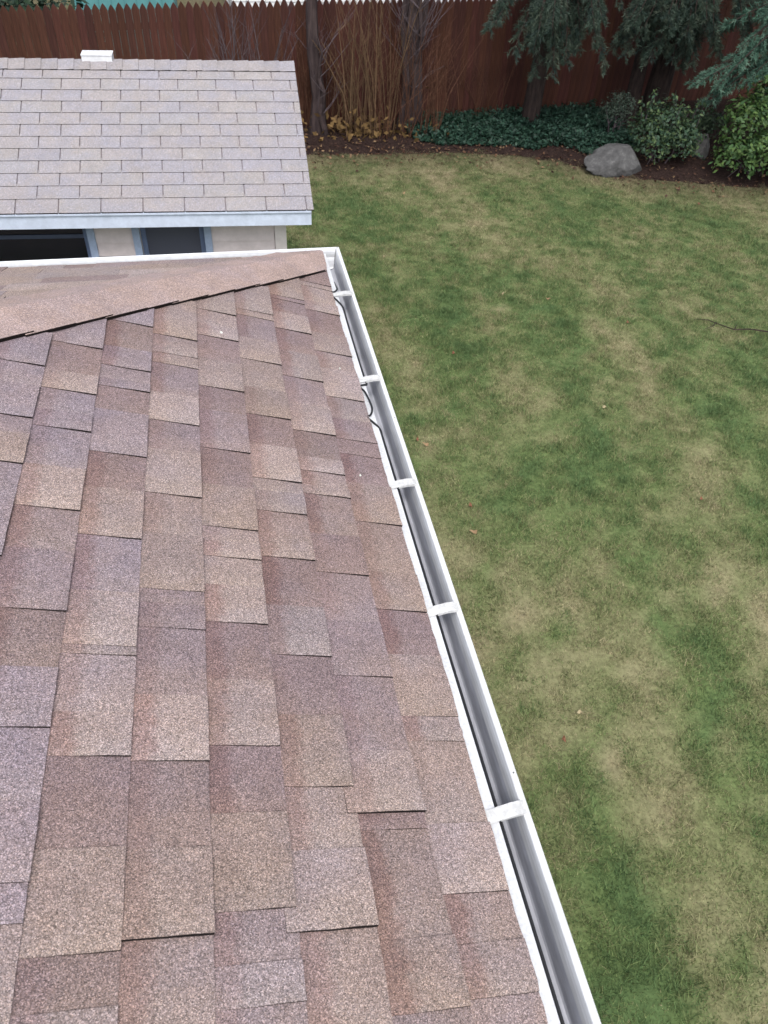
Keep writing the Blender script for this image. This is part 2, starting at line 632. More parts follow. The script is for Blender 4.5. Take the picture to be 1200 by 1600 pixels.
def add_piece(mb, P, k, y0, y1, hb, col, hip, lift=0.0, band=None, far=False):
    """One shingle tab of course k from y0 (near end) to y1 (far end), butt height hb."""
    a = k * EXP + random.uniform(-.0009, .0009)
    if k == 0:
        a = random.uniform(-.0012, .0012)
    b_ = (k + 1) * EXP + .022
    lim = (lambda u: YC - u * CT) if hip else (lambda u: 99.)
    if y0 >= lim(a) - .002:
        return False
    if hip:
        b_ = min(b_, max((YC - y0) / CT, a + .004))
    H = lambda u, yy: hb * max(0, 1 - (u - a) / (b_ - a)) + .0012 + lift * max(0, 1 - (yy - y0) / .12)
    y1a, y1b = min(y1, lim(a)), max(min(y1, lim(b_)), y0 + .0005)
    J = .0008
    nb = 5
    loop = []                                         # (u, y) outline, counter-clockwise seen from above
    for i in range(nb):                               # butt edge from near to far
        f = i / nb
        loop.append((a + random.uniform(-J, J) * (2.0 if k == 0 else 1), y0 + (y1a - y0) * f))
    loop.append((a, y1a))
    loop.append((b_, y1b))
    for i in range(4):
        f = i / 4
        loop.append((b_ + (a - b_) * f, y0 + (random.uniform(-J, J) if i else 0)))
    top = [P(u, yy, H(u, yy)) for u, yy in loop]
    bot = [P(u, yy, -.002) for u, yy in loop]
    n_ = len(loop)
    base = len(mb.v)
    mb.v += [tuple(p) for p in top] + [tuple(p) for p in bot]
    o = list(range(n_))
    if not far:
        o = o[::-1]
    bs = random.choice([.15, .5, .8, 1.0])
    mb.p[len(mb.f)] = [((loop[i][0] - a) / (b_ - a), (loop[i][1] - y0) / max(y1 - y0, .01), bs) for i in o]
    mb.f.append(tuple(base + i for i in o))
    mb.m.append(0)
    mb.t.append(col)
    for i in range(n_):
        j = (i + 1) % n_
        if n_ - 5 > i >= nb + 0 and i == nb + 1:
            continue
        mb.f.append((base + i, base + j, base + n_ + j, base + n_ + i))
        mb.m.append(1)
        mb.t.append((1, 1, 1))
    return True


# dark tab ends along each course, metres along the eave from the corner (0 = corner, growing negative towards the viewer)
CUTS = {0: [-.273, -.310, -.518, -.827, -1.119, -1.355, -1.429, -1.737, -2.06, -2.37, -2.432, -2.756, -2.93],
        1: [-.467, -.495, -.727, -1.047, -1.352, -1.546, -1.649, -1.953, -2.271, -2.597, -2.63, -2.94],
        2: [-.650, -.692, -.994, -1.311, -1.615, -1.749, -1.921, -2.225, -2.542, -2.805],
        3: [-.722, -.901, -1.208, -1.518, -1.838, -1.942, -2.146, -2.456, -2.765, -2.907],
        4: [-.958, -1.068, -1.128, -1.43, -1.742, -2.067, -2.107, -2.176, -2.492, -2.8],
        5: [-.932, -1.2, -1.309, -1.612, -1.92, -2.236, -2.258, -2.485, -2.814],
        6: [-1.128, -1.371, -1.544, -1.85, -2.157, -2.431, -2.706],
        7: [-1.278, -1.525, -1.711, -2.02, -2.33, -2.64]}
BREAK = {1: [-.60, -.88, -1.20, -1.48, -2.46], 3: [-1.05, -1.334, -1.675, -2.30], 4: [-1.29, -1.562, -2.347, -2.656],
         5: [-1.09, -1.424, -1.752, -2.09, -2.653], 6: [-1.28, -1.70, -2.30], 0: [-.69, -2.2, -2.62], 2: [-.85, -1.46, -2.08, -2.38]}
SHOW_Y = -3.15
field = MB()
edge_mats = [M_SH, M_EDGE]
for k in range(0, 30):
    cuts = list(CUTS.get(k, []))
    if not cuts:
        yy = -k * EXP * CT + random.uniform(-.25, .1)
        cuts.append(yy)
        while yy > SHOW_Y:
            yy -= .31 if random.random() < .8 else random.choice([.07, .15, .24])
            cuts.append(yy)
    yy = cuts[-1]
    while yy > BACK + .1:
        yy -= .31 if random.random() < .8 else random.choice([.06, .15, .24])
        cuts.append(max(yy, BACK))
    prev = YC - k * EXP * CT + .05
    for i, ye in enumerate(cuts):
        span = prev - ye
        pieces = []
        if span < .085:
            pieces.append((ye, prev, random.uniform(.0056, .0068), pick(k)))
        else:
            br = [q for q in BREAK.get(k, []) if ye + .04 < q < prev - .04]
            c1 = pick(k, False)
            if br:
                q = br[0]
                c2 = pick(k, True)
                t_ = 0
                while sum(c2) - sum(c1) < .09 and t_ < 30:
                    c1, c2 = pick(k, False), pick(k, True)
                    t_ += 1
            else:
                q = ye + span * random.uniform(.35, .62)
                c2 = pick(k, True)
                f_ = random.choice([.25, .5, 1.0])
                c1 = tuple(b2 + (a2 - b2) * f_ for a2, b2 in zip(c1, c2))
            pieces.append((q, prev, .0034, c1))
            pieces.append((ye, q, random.uniform(.0078, .0090), c2))
        for (p0, p1, hb, col) in pieces:
            lift = 0.0
            if (k, round(ye, 3)) in ((2, -2.805), (7, -2.33), (1, -2.597), (4, -2.8)) and p0 == ye:
                lift = .006
            vis = p0 > SHOW_Y and k <= 8 and p1 < 1
            if vis:
                mb = MB()
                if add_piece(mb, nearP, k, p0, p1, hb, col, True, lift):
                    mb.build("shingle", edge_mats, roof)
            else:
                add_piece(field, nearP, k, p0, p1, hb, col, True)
        prev = ye
props(field.build("shingle_field", edge_mats, roof), "shingles higher up and nearer than those in view", kind="stuff")

# end slope beyond the hip
endf = MB()
for k in range(0, 28):
    xx = -L_ + k * EXP * CT
    while xx < -k * EXP * CT:
        ln = random.choice([.31, .155, .155, .12, .19])
        x1 = xx + ln
        q = random.uniform(.0040, .0085)
        a, b_ = k * EXP + random.uniform(-.002, .002), (k + 1) * EXP + .02
        b_ = min(b_, max(-xx / CT, a + .003))
        xa, xb = min(x1, -a * CT), max(min(x1, -b_ * CT), xx + .0005)
        if xa > xx + .002:
            col = pick(5) if random.random() < .3 else pick(3, True)
            T = [farP(a, xx, q), farP(a, xa, q), farP(b_, xb, .0012), farP(b_, xx, .0012)]
            B = [farP(a, xx, -.002), farP(a, xa, -.002), farP(b_, xb, -.002), farP(b_, xx, -.002)]
            # eave-side butt of the end slope looks away from the house
            endf.face([T[0], T[3], T[2], T[1]], 0, col)
            endf.face([B[0], T[0], T[1], B[1]], 1)
            endf.face([B[3], T[3], T[0], B[0]], 1)
            endf.face([B[1], T[1], T[2], B[2]], 1)
        xx = x1
props(endf.build("end_slope_shingles", edge_mats, roof), kind="stuff")

# hip caps, one folded piece per exposure
hd = Vector((-1, -1, TT)).normalized()
nN = Vector((ST, 0, CT))
nF = Vector((0, ST, CT))
wN = hd.cross(nN)
if wN.y > 0:
    wN = -wN                                # down the near slope, away from the hip
wN.normalize()
wF = hd.cross(nF)
if wF.x > 0:
    wF = -wF
wF.normalize()
cl = .143
CAPW = .137
for i in range(38):
    s0 = i * cl
    s1 = s0 + cl + .03
    mb = MB()
    W = CAPW + random.uniform(-.003, .003)
    tone = random.uniform(.96, 1.05)
    c0 = (.298 * tone, .232 * tone, .210 * tone)
    nm = (nN + nF).normalized()
    cb = nN.dot(nm)
    rows, low = [], []
    for fr in (0, .25, .5, .75, 1):
        s_, h_ = s0 + (s1 - s0) * fr, .0200 - .006 * fr
        p = Vector((0, YC, 0)) + hd * s_
        wn = min(W, max(.001, (.004 - p.x) / wN.x))         # trimmed along the two eaves
        wf = min(W, max(.001, (YC + .004 - p.y) / wF.y))
        off = [(wN, nN, wn), (wN, nN, wn * .55), (wN, nN, min(.018, wn * .3)), None, (wF, nF, min(.018, wf * .3)), (wF, nF, wf * .55), (wF, nF, wf)]
        row, lw = [], []
        for j, q in enumerate(off):
            for dst, hh in ((row, h_), (lw, h_ - .0075 - (.005 if j in (0, 6) else 0))):
                dst.append(p + nm * (hh * .97 / cb) if q is None else p + q[0] * q[2] + q[1] * (hh - (.0006 if j in (2, 4) else 0)))
        rows.append(row)
        low.append(lw)
    for a in range(4):
        for j in range(6):
            mb.face([rows[a][j], rows[a + 1][j], rows[a + 1][j + 1], rows[a][j + 1]], 0, c0)
        mb.face([low[a][0], low[a + 1][0], rows[a + 1][0], rows[a][0]], 1)
        mb.face([low[a][6], rows[a][6], rows[a + 1][6], low[a + 1][6]], 1)
    for j in range(6):
        mb.face([low[0][j], rows[0][j], rows[0][j + 1], low[0][j + 1]], 1)
    mb.build("hip_cap", [M_CAP, M_EDGE], roof)

# drip edges
ZD = -.0075
de = MB()
ys_ = np.linspace(YC + .0255, BACK, 120)
for a, c in zip(ys_[:-1], ys_[1:]):
    ja, jc = .0007 * math.sin(a * 4.1) + .0004 * math.sin(a * 11), .0007 * math.sin(c * 4.1) + .0004 * math.sin(c * 11)
    o0, o1 = .0255, .0255
    za, zc = ZD + ja, ZD + jc
    de.face([(-.06, a, -.0045 + .06 * TT), (-.06, c, -.0045 + .06 * TT), (.004, c, ZD + .002), (.004, a, ZD + .002)])
    de.face([(.004, a, ZD + .002), (.004, c, ZD + .002), (o1, c, zc - .001), (o0, a, za - .001)])
    de.face([(o0, a, za - .001), (o1, c, zc - .001), (o1 - .004, c, zc - .042), (o0 - .004, a, za - .042)])
de.build("drip_edge", M_DRIP, roof, smooth=False)
de = MB()
de.face([(.004, YC + .004, ZD + .001), (.0255, YC + .0255, ZD - .001), (-L_, YC + .0255, ZD - .001), (-L_, YC + .004, ZD + .001)])
de.face([(.0255, YC + .0255, ZD - .001), (.0255, YC + .0215, ZD - .042), (-L_, YC + .0215, ZD - .042), (-L_, YC + .0255, ZD - .001)])
de.build("drip_edge", M_DRIP, roof)

# gutter: profile (offset outwards from the shingle edge, z, material of the strip that follows)
GO, ZL = .098, -.010
PROF = [(-.030, -.016, 0), (-.030, -.098, 0), (.010, -.101, 0), (.068, -.102, 3), (.0715, -.099, 3), (.0728, -.085, 3), (.0740, -.066, 3), (.0762, -.050, 1), (.0790, -.037, 1),
        (.0808, -.026, 1), (.0820, -.018, 2), (.0830, -.0125, 2), (.0855, ZL, 2), (.0950, ZL, 2), (GO, ZL - .003, 2), (GO, ZL - .017, 2),
        (.0945, ZL - .019, 2), (.0880, -.034, 2), (.0870, -.050, 2), (.0805, -.070, 2), (.0790, -.102, 2), (.0755, -.1055, 2), (-.031, -.1055, 2)]


# grime plus painted shade, both fading out up the front wall
GRIME_SHADE_T = {k: (v, v, v) for k, v in {2: 1, 3: 1.0, 4: 1.0, 5: 1.03, 6: 1.12, 7: .62, 8: .80, 9: 1.0}.items()}


def gutter_run(end, axis):
    mb = MB()
    n_ = 40
    for i in range(len(PROF) - 1):
        (o0, z0, m_), (o1, z1, _) = PROF[i], PROF[i + 1]
        for k in range(n_):
            def pt(o, z, f):
                if axis == 'y':                       # mitred at the corner
                    return (o, YC + o + (end - YC - o) * f, z)
                return (o + (end - o) * f, YC + o, z)
            f0, f1 = k / n_, (k + 1) / n_
            q = [pt(o0, z0, f0), pt(o1, z1, f0), pt(o1, z1, f1), pt(o0, z0, f1)]
            if axis == 'y':
                q = q[::-1]
            mb.face(q, m_, GRIME_SHADE_T.get(i, (1, 1, 1)) if m_ in (1, 3) else (1, 1, 1))
    return mb


GMATS = [M_TROUGH, M_FRONT, M_WHITE, M_GRIME_SHADE]
gut = gutter_run(BACK, 'y').build("gutter", GMATS, house, smooth=True)
gut["label"] = "gutter along the long eave, dirty, shade-toned grey inside with a bright white rolled lip"
gut2 = gutter_run(-L_, 'x').build("gutter", [M_TROUGH, M_WHITE, M_WHITE, M_FRONT], house, smooth=True)  # lighter paints on the far front wall stand in for light on it
gut2["label"] = "gutter across the far end of the roof, only its white lip showing"
seam = MB()                                           # mitre seam sealant strip
seam.tube([(o - .0004, YC + o - .0004, z + .0006) for o, z, m_ in PROF[1:14]], .0013, 4)
seam.build("mitre_seam", M_STAIN, gut)

HANG = [-.3137, -.9606, -1.5423, -2.0450, -2.5982, -3.2, -3.8, -4.4, -5.0, -5.6, -6.2]
for yh in HANG:
    mb = MB()
    hw = .0148
    sk = random.uniform(.012, .018)
    path = [(-.004, ZD + .0085), (.016, ZD + .0060), (.030, ZD + .0085), (.060, ZL + .011), (.0790, ZL + .0080), (.0905, ZL + .0026)]
    for (o0, z0), (o1, z1) in zip(path[:-1], path[1:]):
        f0, f1 = (o0 + .01) / .09, (o1 + .01) / .09
        ya, yb = yh + sk * (f0 - .8), yh + sk * (f1 - .8)
        P = []
        for dz in (0, -.0022):
            for (o, yy, z) in ((o0, ya, z0), (o1, yb, z1)):
                P += [(o, yy - hw, z + dz), (o, yy + hw, z + dz)]
        mb.idx(P, [(0, 2, 3, 1), (4, 5, 7, 6), (0, 4, 6, 2), (1, 3, 7, 5), (0, 1, 5, 4), (2, 6, 7, 3)])
        # stiffening flanges
        for sgn in (-1, 1):
            e0, e1 = yh + sk * (f0 - .8) + sgn * hw, yh + sk * (f1 - .8) + sgn * hw
            if o0 > .02:
                mb.face([(o0, e0, z0 - .0022), (o1, e1, z1 - .0022), (o1, e1, z1 - .008), (o0, e0, z0 - .008)])
    mb.build("gutter_hanger", M_HANG, gut)
for yy in (-2.515, -3.02, -1.20):
    mb = MB()
    mb.tube([(.0905, yy, ZL + .0001), (.0905, yy, ZL + .0014)], .0020, 6)
    mb.build("rivet", M_STAIN, gut)

# fascia, soffit and walls below the roof
mb = MB()
mb.aab(-L_ + .04, -.034, BACK + .02, YC - .034, -.16, -.045)
mb.build("fascia", M_WHITE, house)
wl = MB()
zz = G
while zz < -.17:
    z1 = min(zz + .11, -.165)
    for (ax, ay, bx, by) in ((-.42, -.42, -.42, BACK + .3), (-L_ + .4, -.42, -.42, -.42)):
        t0, t1 = .018, .004
        if ax == bx:
            wl.face([(ax + t0, ay, zz), (ax + t1, ay, z1), (bx + t1, by, z1), (bx + t0, by, zz)])
        else:
            wl.face([(ax, ay + t0, zz), (bx, by + t0, zz), (bx, by + t1, z1), (ax, ay + t1, z1)])
    zz = z1
wl.aab(-L_ + .4, -.425, BACK + .3, -.425, G, -.17)
wl.build("wall", M_SIDE, house)

# ------------------------------------------------------------------ shed
SA = math.radians(-3.1)
SO = Vector((.253, 2.622, 0))
sx = Vector((-math.cos(SA), -math.sin(SA), 0))        # to the left along the eave
sy = Vector((-math.sin(SA), math.cos(SA), 0))         # back
sy = Vector((.020, .9998, 0))                         # the gable end is not quite square to the eave
ZE, RUN, RISE = -.820, 1.47, .655
SL = math.hypot(RUN, RISE)
sc, ss = RUN / SL, RISE / SL
SLEN = 3.7
shed = empty("shed", (SO + sx * 1.8 + sy * 1.4 + Vector((0, 0, G))), "small backyard shed with a lavender grey three tab shingle roof and beige siding", "shed")


def SP(a, u, h=0.0):           # front slope: a metres left from the right rake, u up the slope
    return SO + sx * a + sy * (u * sc - h * ss) + Vector((0, 0, ZE + u * ss + h * sc))


def SB(a, yb, z):              # box coordinates: left, back, height
    return SO + sx * a + sy * yb + Vector((0, 0, z))


mb = MB()
q = [SP(0, 0, -.004), SP(SLEN, 0, -.004), SP(SLEN, SL, -.004), SP(0, SL, -.004)]
mb.face(q[::-1], 0, (.2, .18, .19))
bk = [SB(0, 2 * RUN, ZE), SB(SLEN, 2 * RUN, ZE)]
mb.face([q[2], bk[1], bk[0], q[3]], 0, (.34, .31, .335))
lo = Vector((0, 0, -.035))
mb.face([q[0], q[3], q[3] + lo, q[0] + lo], 0, (.5, .5, .52))
mb.face([q[3], bk[0], bk[0] + lo, q[3] + lo], 0, (.5, .5, .52))
mb.face([q[0] + lo, q[3] + lo, q[2] + lo, q[1] + lo], 0, (.4, .4, .4))
mb.face([q[3] + lo, bk[0] + lo, bk[1] + lo, q[2] + lo], 0, (.4, .4, .4))
sroof = mb.build("roof", M_SHED, shed)
SE, TABW = .1272, .305
for rI in range(12):
    u0 = rI * SE - (.012 if rI == 0 else 0)
    u1 = (rI + 1) * SE + .03
    off = (.047 if rI % 2 == 0 else .047 + TABW / 2) - TABW
    off += random.uniform(-.006, .006)
    a0 = off
    while a0 < SLEN:
        a1 = min(a0 + TABW - .0085, SLEN + .015)
        s0_ = max(a0, -.012)
        if a1 > s0_ + .01:
            mb = MB()
            j = random.uniform(.98, 1.02)
            base_c = random.choice([(.268, .257, .264), (.271, .259, .264), (.266, .256, .267), (.271, .261, .262)])
            cc = tuple(v * j for v in base_c)
            T = [SP(s0_, u0, .0065), SP(a1, u0 + random.uniform(-.001, .001), .0065), SP(a1, u1, .001), SP(s0_, u1, .001)]
            B = [SP(s0_, u0, -.003), SP(a1, u0, -.003), SP(a1, u1, -.003), SP(s0_, u1, -.003)]
            mb.face([T[0], T[3], T[2], T[1]], 0, cc)
            mb.face([B[0], T[0], T[1], B[1]], 1)
            mb.face([B[3], T[3], T[0], B[0]], 1)
            mb.face([B[1], T[1], T[2], B[2]], 1)
            mb.build("shingle", [M_SHED, M_EDGE], sroof)
        a0 += TABW
a0, i = -.012, 0
while a0 < SLEN:
    a1 = min(a0 + .128, SLEN + .012)
    j = random.uniform(.93, 1.06)
    cc = (.260 * j, .249 * j, .255 * j)
    mb = MB()
    e_ = a1 + .025
    ru = SL - .112
    top0, top1 = SB(a0, RUN, ZE + RISE + .019), SB(e_, RUN, ZE + RISE + .012)
    f0, f1 = SP(a0, ru, .013), SP(e_, ru, .007)
    b0 = SB(a0, RUN + .105, ZE + RISE - .105 * RISE / RUN + .014)
    b1 = SB(e_, RUN + .105, ZE + RISE - .105 * RISE / RUN + .008)
    mb.face([f0, top0, top1, f1], 0, cc)
    mb.face([top0, b0, b1, top1], 0, cc)
    mb.face([SP(a0, ru, -.003), f0, f1, SP(e_, ru, -.003)], 1)
    mb.face([SP(a0, ru, -.003), SP(a0, SL, 0), top0, f0], 1)
    mb.build("ridge_cap", [M_SHED, M_EDGE], sroof)
    a0 = a1
mb = MB()                       # white louvred box just behind the ridge
va, vb = 1.475, 1.715
mb.box(SB(va, RUN - .025, ZE + RISE - .03), sx * (vb - va), sy * .14, Vector((0, 0, .075)))
mb.box(SB(va - .003, RUN - .030, ZE + RISE + .0455), sx * (vb - va + .006), sy * .15, Vector((0, 0, .006)))
mb.build("roof_vent", M_WHITE, shed)
mb = MB()
mb.box(SB(.006, -.004, ZE - .122), sx * (SLEN - .01), sy * .022, Vector((0, 0, .112)))
mb.box(SB(.006, -.016, ZE - .022), sx * (SLEN - .01), sy * .0118, Vector((0, 0, .012)))
mb.build("fascia", M_FASC, shed)
mb = MB()
mb.box(SB(.02, .019, ZE - .122), sx * (SLEN - .04), sy * .2, Vector((0, 0, .010)))
mb.build("soffit", M_FASC, shed)
WY = .225
WR, WL = .205, SLEN - .2       # wall ends, metres left of the rake
wins = [(.845, 1.345, -1.78, -.985), (1.745, 2.95, -1.95, -.985)]
wall = MB()
for (a, c_) in ((WR, wins[0][0]), (wins[0][1], wins[1][0]), (wins[1][1], WL)):
    wall.box(SB(a, WY, G), sx * (c_ - a), sy * .08, Vector((0, 0, ZE - .13 - G)))
for (a, c_, z0, z1) in wins:
    wall.box(SB(a, WY, G), sx * (c_ - a), sy * .08, Vector((0, 0, z0 - G)))
    wall.box(SB(a, WY, z1), sx * (c_ - a), sy * .08, Vector((0, 0, ZE - .13 - z1)))
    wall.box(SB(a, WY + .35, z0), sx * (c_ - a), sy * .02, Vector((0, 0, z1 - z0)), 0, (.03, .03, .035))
# other three walls and gable
wall.box(SB(WR, WY + .08, G), sx * .08, sy * (2 * RUN - 2 * WY - .1), Vector((0, 0, ZE - .10 - G)))
wall.box(SB(WL - .08, WY + .08, G), sx * .08, sy * (2 * RUN - 2 * WY - .1), Vector((0, 0, ZE - .10 - G)))
wall.box(SB(WR, 2 * RUN - WY - .02, G), sx * (WL - WR), sy * .08, Vector((0, 0, ZE - .10 - G)))
for a in (WR, WL):
    wall.face([SB(a, WY, ZE - .1), SB(a, RUN, ZE + RISE - .06), SB(a, 2 * RUN - WY, ZE - .1)])
wobj = wall.build("wall", M_SIDE, shed)
zz = G + .05
while zz < ZE - .14:
    z1 = min(zz + .105, ZE - .135)
    spans = [(WR + .085, WL)]
    for (a, c_, w0, w1) in wins:
        if w0 - .06 < z1 and w1 + .05 > zz:
            new = []
            for (p0, p1) in spans:
                if a - .057 > p0 and c_ + .057 < p1:
                    new += [(p0, a - .057), (c_ + .057, p1)]
                else:
                    new.append((p0, p1))
            spans = new
    for (p0, p1) in spans:
        mb = MB()
        P = [SB(p0, WY - .016, zz), SB(p1, WY - .016, zz), SB(p1, WY - .004, z1), SB(p0, WY - .004, z1)]
        mb.face([P[0], P[3], P[2], P[1]])
        Q = [SB(p0, WY - .001, zz), SB(p1, WY - .001, zz)]
        mb.face([P[0], P[1], Q[1], Q[0]])
        j = random.uniform(.96, 1.03)
        mb.t = [(j, j, j)] * len(mb.t)
        mb.build("siding_board", M_SIDE, wobj)
    zz = z1
mb = MB()
mb.box(SB(WR - .012, WY - .022, G), sx * .092, sy * .02, Vector((0, 0, ZE - .135 - G)), 0, (1.06, 1.1, 1.08))
mb.build("corner_board", M_SIDE, shed)
for wi, (a, c_, z0, z1) in enumerate(wins):
    mb = MB()
    tw = .056
    for (p0, p1, q0, q1) in ((a - tw, a, z0 - tw, z1), (c_, c_ + tw, z0 - tw, z1), (a, c_, z0 - tw, z0)):
        mb.box(SB(p0, WY - .028, q0), sx * (p1 - p0), sy * .10, Vector((0, 0, q1 - q0)), 0, (1.5, 1.45, 1.35))
    mb.box(SB(a - tw, WY - .030, z1), sx * (c_ - a + 2 * tw), sy * .10, Vector((0, 0, .026)), 0, (1.5, 1.45, 1.35))
    fr = mb.build("window", M_TRIM, shed)
    fr["label"] = "narrow window with a greyed pane and slate blue trim" if wi == 0 else "wide dark window with slate blue trim and a rail across it"
    mb = MB()
    fw = .04
    for (p0, p1, q0, q1) in ((a + .002, a + fw, z0, z1), (c_ - fw, c_ - .002, z0, z1), (a + fw, c_ - fw, z1 - .03, z1 - .002), (a + fw, c_ - fw, z0, z0 + fw)):
        mb.box(SB(p0, WY + .045, q0), sx * (p1 - p0), sy * .03, Vector((0, 0, q1 - q0)), 0, (.62, .66, .75))
    if wi == 1:
        mb.box(SB(a + fw, WY + .047, -1.135), sx * (c_ - a - 2 * fw), sy * .025, Vector((0, 0, .03)), 0, (.3, .3, .34))
    mb.build("sash", M_TRIM, fr)
    mb = MB()
    mb.box(SB(a + fw - .004, WY + .058, z0 + .03), sx * (c_ - a - 2 * fw + .008), sy * .004, Vector((0, 0, z1 - z0 - .05)))
    mb.build("pane", M_SCREEN if wi == 0 else M_GLASS, fr)

# ------------------------------------------------------------------ fence
FX0, FX1 = -9.0, 14.5
fdir = Vector((1, .1426, 0)).normalized()
fnor = Vector((fdir.y, -fdir.x, 0))                     # towards the house
fence = empty("fence", (2.5, fence_y(2.5), G), "tall red brown stained stockade fence with pointed pickets across the back of the yard", "fence")
PW = .1135
variants = []
for vI in range(10):
    mb = MB()
    H = 1.90 + random.uniform(-.02, .02)
    j = random.uniform(.7, 1.25)
    tt = (j, j * random.uniform(.92, 1.05), j * random.uniform(.9, 1.1))
    wv_, th_ = PW - .003, .019
    out = [(0, .02), (wv_, .02), (wv_, H - .085), (wv_ * .72, H - .03), (wv_ * .5, H), (wv_ * .28, H - .03), (0, H - .085)]
    # gently rounded face: a ridge line down the middle stands proud
    F = [fdir * a + fnor * (.002 if .2 < a / wv_ < .8 else 0) + Vector((0, 0, z)) for a, z in out]
    Bk = [fdir * a - fnor * th_ + Vector((0, 0, z)) for a, z in out]
    mb.idx(F, [tuple(range(7))], 0, tt)
    mb.idx(Bk, [tuple(range(7))[::-1]], 0, tt)
    for i in range(7):
        k = (i + 1) % 7
        mb.face([F[k], F[i], Bk[i], Bk[k]], 0, tt)
    variants.append(mb.mesh("picket", M_FENCE))
cnt = int((FX1 - FX0) / (PW * fdir.x))
for i in range(cnt):
    px_ = FX0 + i * PW * fdir.x
    o = bpy.data.objects.new("picket", random.choice(variants))
    COL.objects.link(o)
    o.parent = fence
    o.location = Vector((px_, fence_y(px_), G + random.uniform(-.008, .008))) - Vector(fence.location) + fnor * random.uniform(-.003, .003)
for zr in (.3, .95, 1.55):
    mb = MB()
    mb.box(Vector((FX0, fence_y(FX0), G + zr)) - fnor * .062, fdir * ((FX1 - FX0) / fdir.x), fnor * .038, Vector((0, 0, .085)))
    mb.build("rail", M_FENCE, fence)
px_ = FX0
while px_ < FX1:
    mb = MB()
    mb.box(Vector((px_, fence_y(px_), G)) - fnor * .16, fdir * .09, fnor * .09, Vector((0, 0, 1.78)))
    mb.build("post", M_FENCE, fence)
    px_ += 2.4

# ------------------------------------------------------------------ beyond the fence
nb = empty("neighbour_house", (4.0, 20.0, G), "neighbour's pale clapboard house glimpsed between the fence tips", "house")
mb = MB()
for i in range(24):
    z0, z1 = G + i * .12, G + (i + 1) * .12
    mb.face([(.2, 16.98, z0), (7.4, 16.98, z0), (7.4, 17.0, z1), (.2, 17.0, z1)])
mb.aab(.2, 7.4, 17.005, 23, G, G + 2.88)
nw = mb.build("wall", paint_mat("pale_neighbour_clapboard", (.82, .83, .84), .6, .05, 12), nb)
mb = MB()
mb.face([(-.1, 16.6, G + 2.85), (7.7, 16.6, G + 2.85), (7.7, 20, G + 4.9), (-.1, 20, G + 4.9)], 0, (.16, .15, .15))
mb.face([(7.7, 23.4, G + 2.85), (-.1, 23.4, G + 2.85), (-.1, 20, G + 4.9), (7.7, 20, G + 4.9)], 0, (.16, .15, .15))
mb.build("roof", M_SHED, nb)
for xw in (1.4, 5.2):
    mb = MB()
    mb.aab(xw, xw + .9, 16.93, 16.975, G + 1.0, G + 2.3)
    f_ = mb.build("window", M_WHITE, nb)
    mb = MB()
    mb.aab(xw + .07, xw + .83, 16.915, 16.929, G + 1.07, G + 2.23)
    mb.build("pane", M_GLASS, f_)
tb = empty("neighbour_shed", (-2.0, 17.0, G), "teal painted outbuilding just showing over the fence behind the small shed", "shed")
mb = MB()
for i in range(8):
    mb.aab(-3.0 + i * .25, -3.0 + (i + 1) * .25 - .012, 15.98, 16.0, G, G + 2.1)
mb.aab(-3.0, -1.0, 16.002, 18, G, G + 2.1)
mb.build("wall", paint_mat("teal_paint", (.10, .30, .31), .6, .1, 10), tb)
mb = MB()
mb.face([(-3.2, 15.8, G + 2.08), (-.8, 15.8, G + 2.08), (-.8, 17, G + 2.9), (-3.2, 17, G + 2.9)], 0, (.2, .2, .2))
mb.face([(-.8, 18.2, G + 2.08), (-3.2, 18.2, G + 2.08), (-3.2, 17, G + 2.9), (-.8, 17, G + 2.9)], 0, (.2, .2, .2))
mb.build("roof", M_SHED, tb)


# ------------------------------------------------------------------ vegetation
def branch_needles(p0, p1, droop, nt_, tw, nn, nl, cols):
    """needles on side twigs along a drooping branch; returns triangles and colours, and the branch path"""
    p0, p1 = np.array(p0, float), np.array(p1, float)
    ts = np.linspace(0, 1, 7)
    mid = lambda t: p0 + (p1 - p0) * t[..., None] + np.array([0, 0, 1.]) * (droop * (t * (1 - t)) * 4)[..., None]
    path = mid(ts)
    L = np.linalg.norm(p1 - p0)
    t = np.sort(RG.uniform(.12, 1, nt_)) ** .85
    b0 = mid(t)
    d = unit(mid(np.minimum(t + .02, 1.02)) - mid(t - .02))
    side = unit(np.cross(d, np.array([0, 0, 1.])) + RG.normal(0, .12, (nt_, 3)))
    sg = RG.choice([-1, 1], nt_)[:, None]
    ln = (tw * (1.15 - .8 * t) * RG.uniform(.6, 1.15, nt_))[:, None]
    td = unit(d * .75 + side * sg * .9 + np.array([0, 0, -.18]) + RG.normal(0, .12, (nt_, 3)))
    s = RG.uniform(0, 1, (nt_, nn, 1))
    q = b0[:, None] + td[:, None] * (s * ln[:, None]) + np.array([0, 0, -1.]) * (.22 * s * s * ln[:, None])
    q = q + RG.normal(0, .008, q.shape)
    r = RG.normal(0, 1, (nt_, nn, 3))
    nd_ = unit(unit(r) * .8 + td[:, None] * .75 + np.array([0, 0, -.15]))
    wv = unit(np.cross(nd_, RG.normal(0, 1, nd_.shape))) * (nl * .075)
    l_ = nl * RG.uniform(.6, 1.2, (nt_, nn, 1))
    V = np.stack([q - wv, q + wv, q + nd_ * l_], 2).reshape(-1, 3, 3)
    k = RG.integers(0, len(cols), nt_)
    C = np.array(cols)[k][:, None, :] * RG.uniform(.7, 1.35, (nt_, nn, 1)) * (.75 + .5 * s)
    return V, C.reshape(-1, 3), path


CONE = [(.034, .058, .042), (.044, .070, .050), (.058, .084, .062), (.028, .048, .040), (.066, .086, .060)]
BLUE = [(.058, .128, .090), (.076, .152, .108), (.096, .170, .122), (.048, .106, .076)]


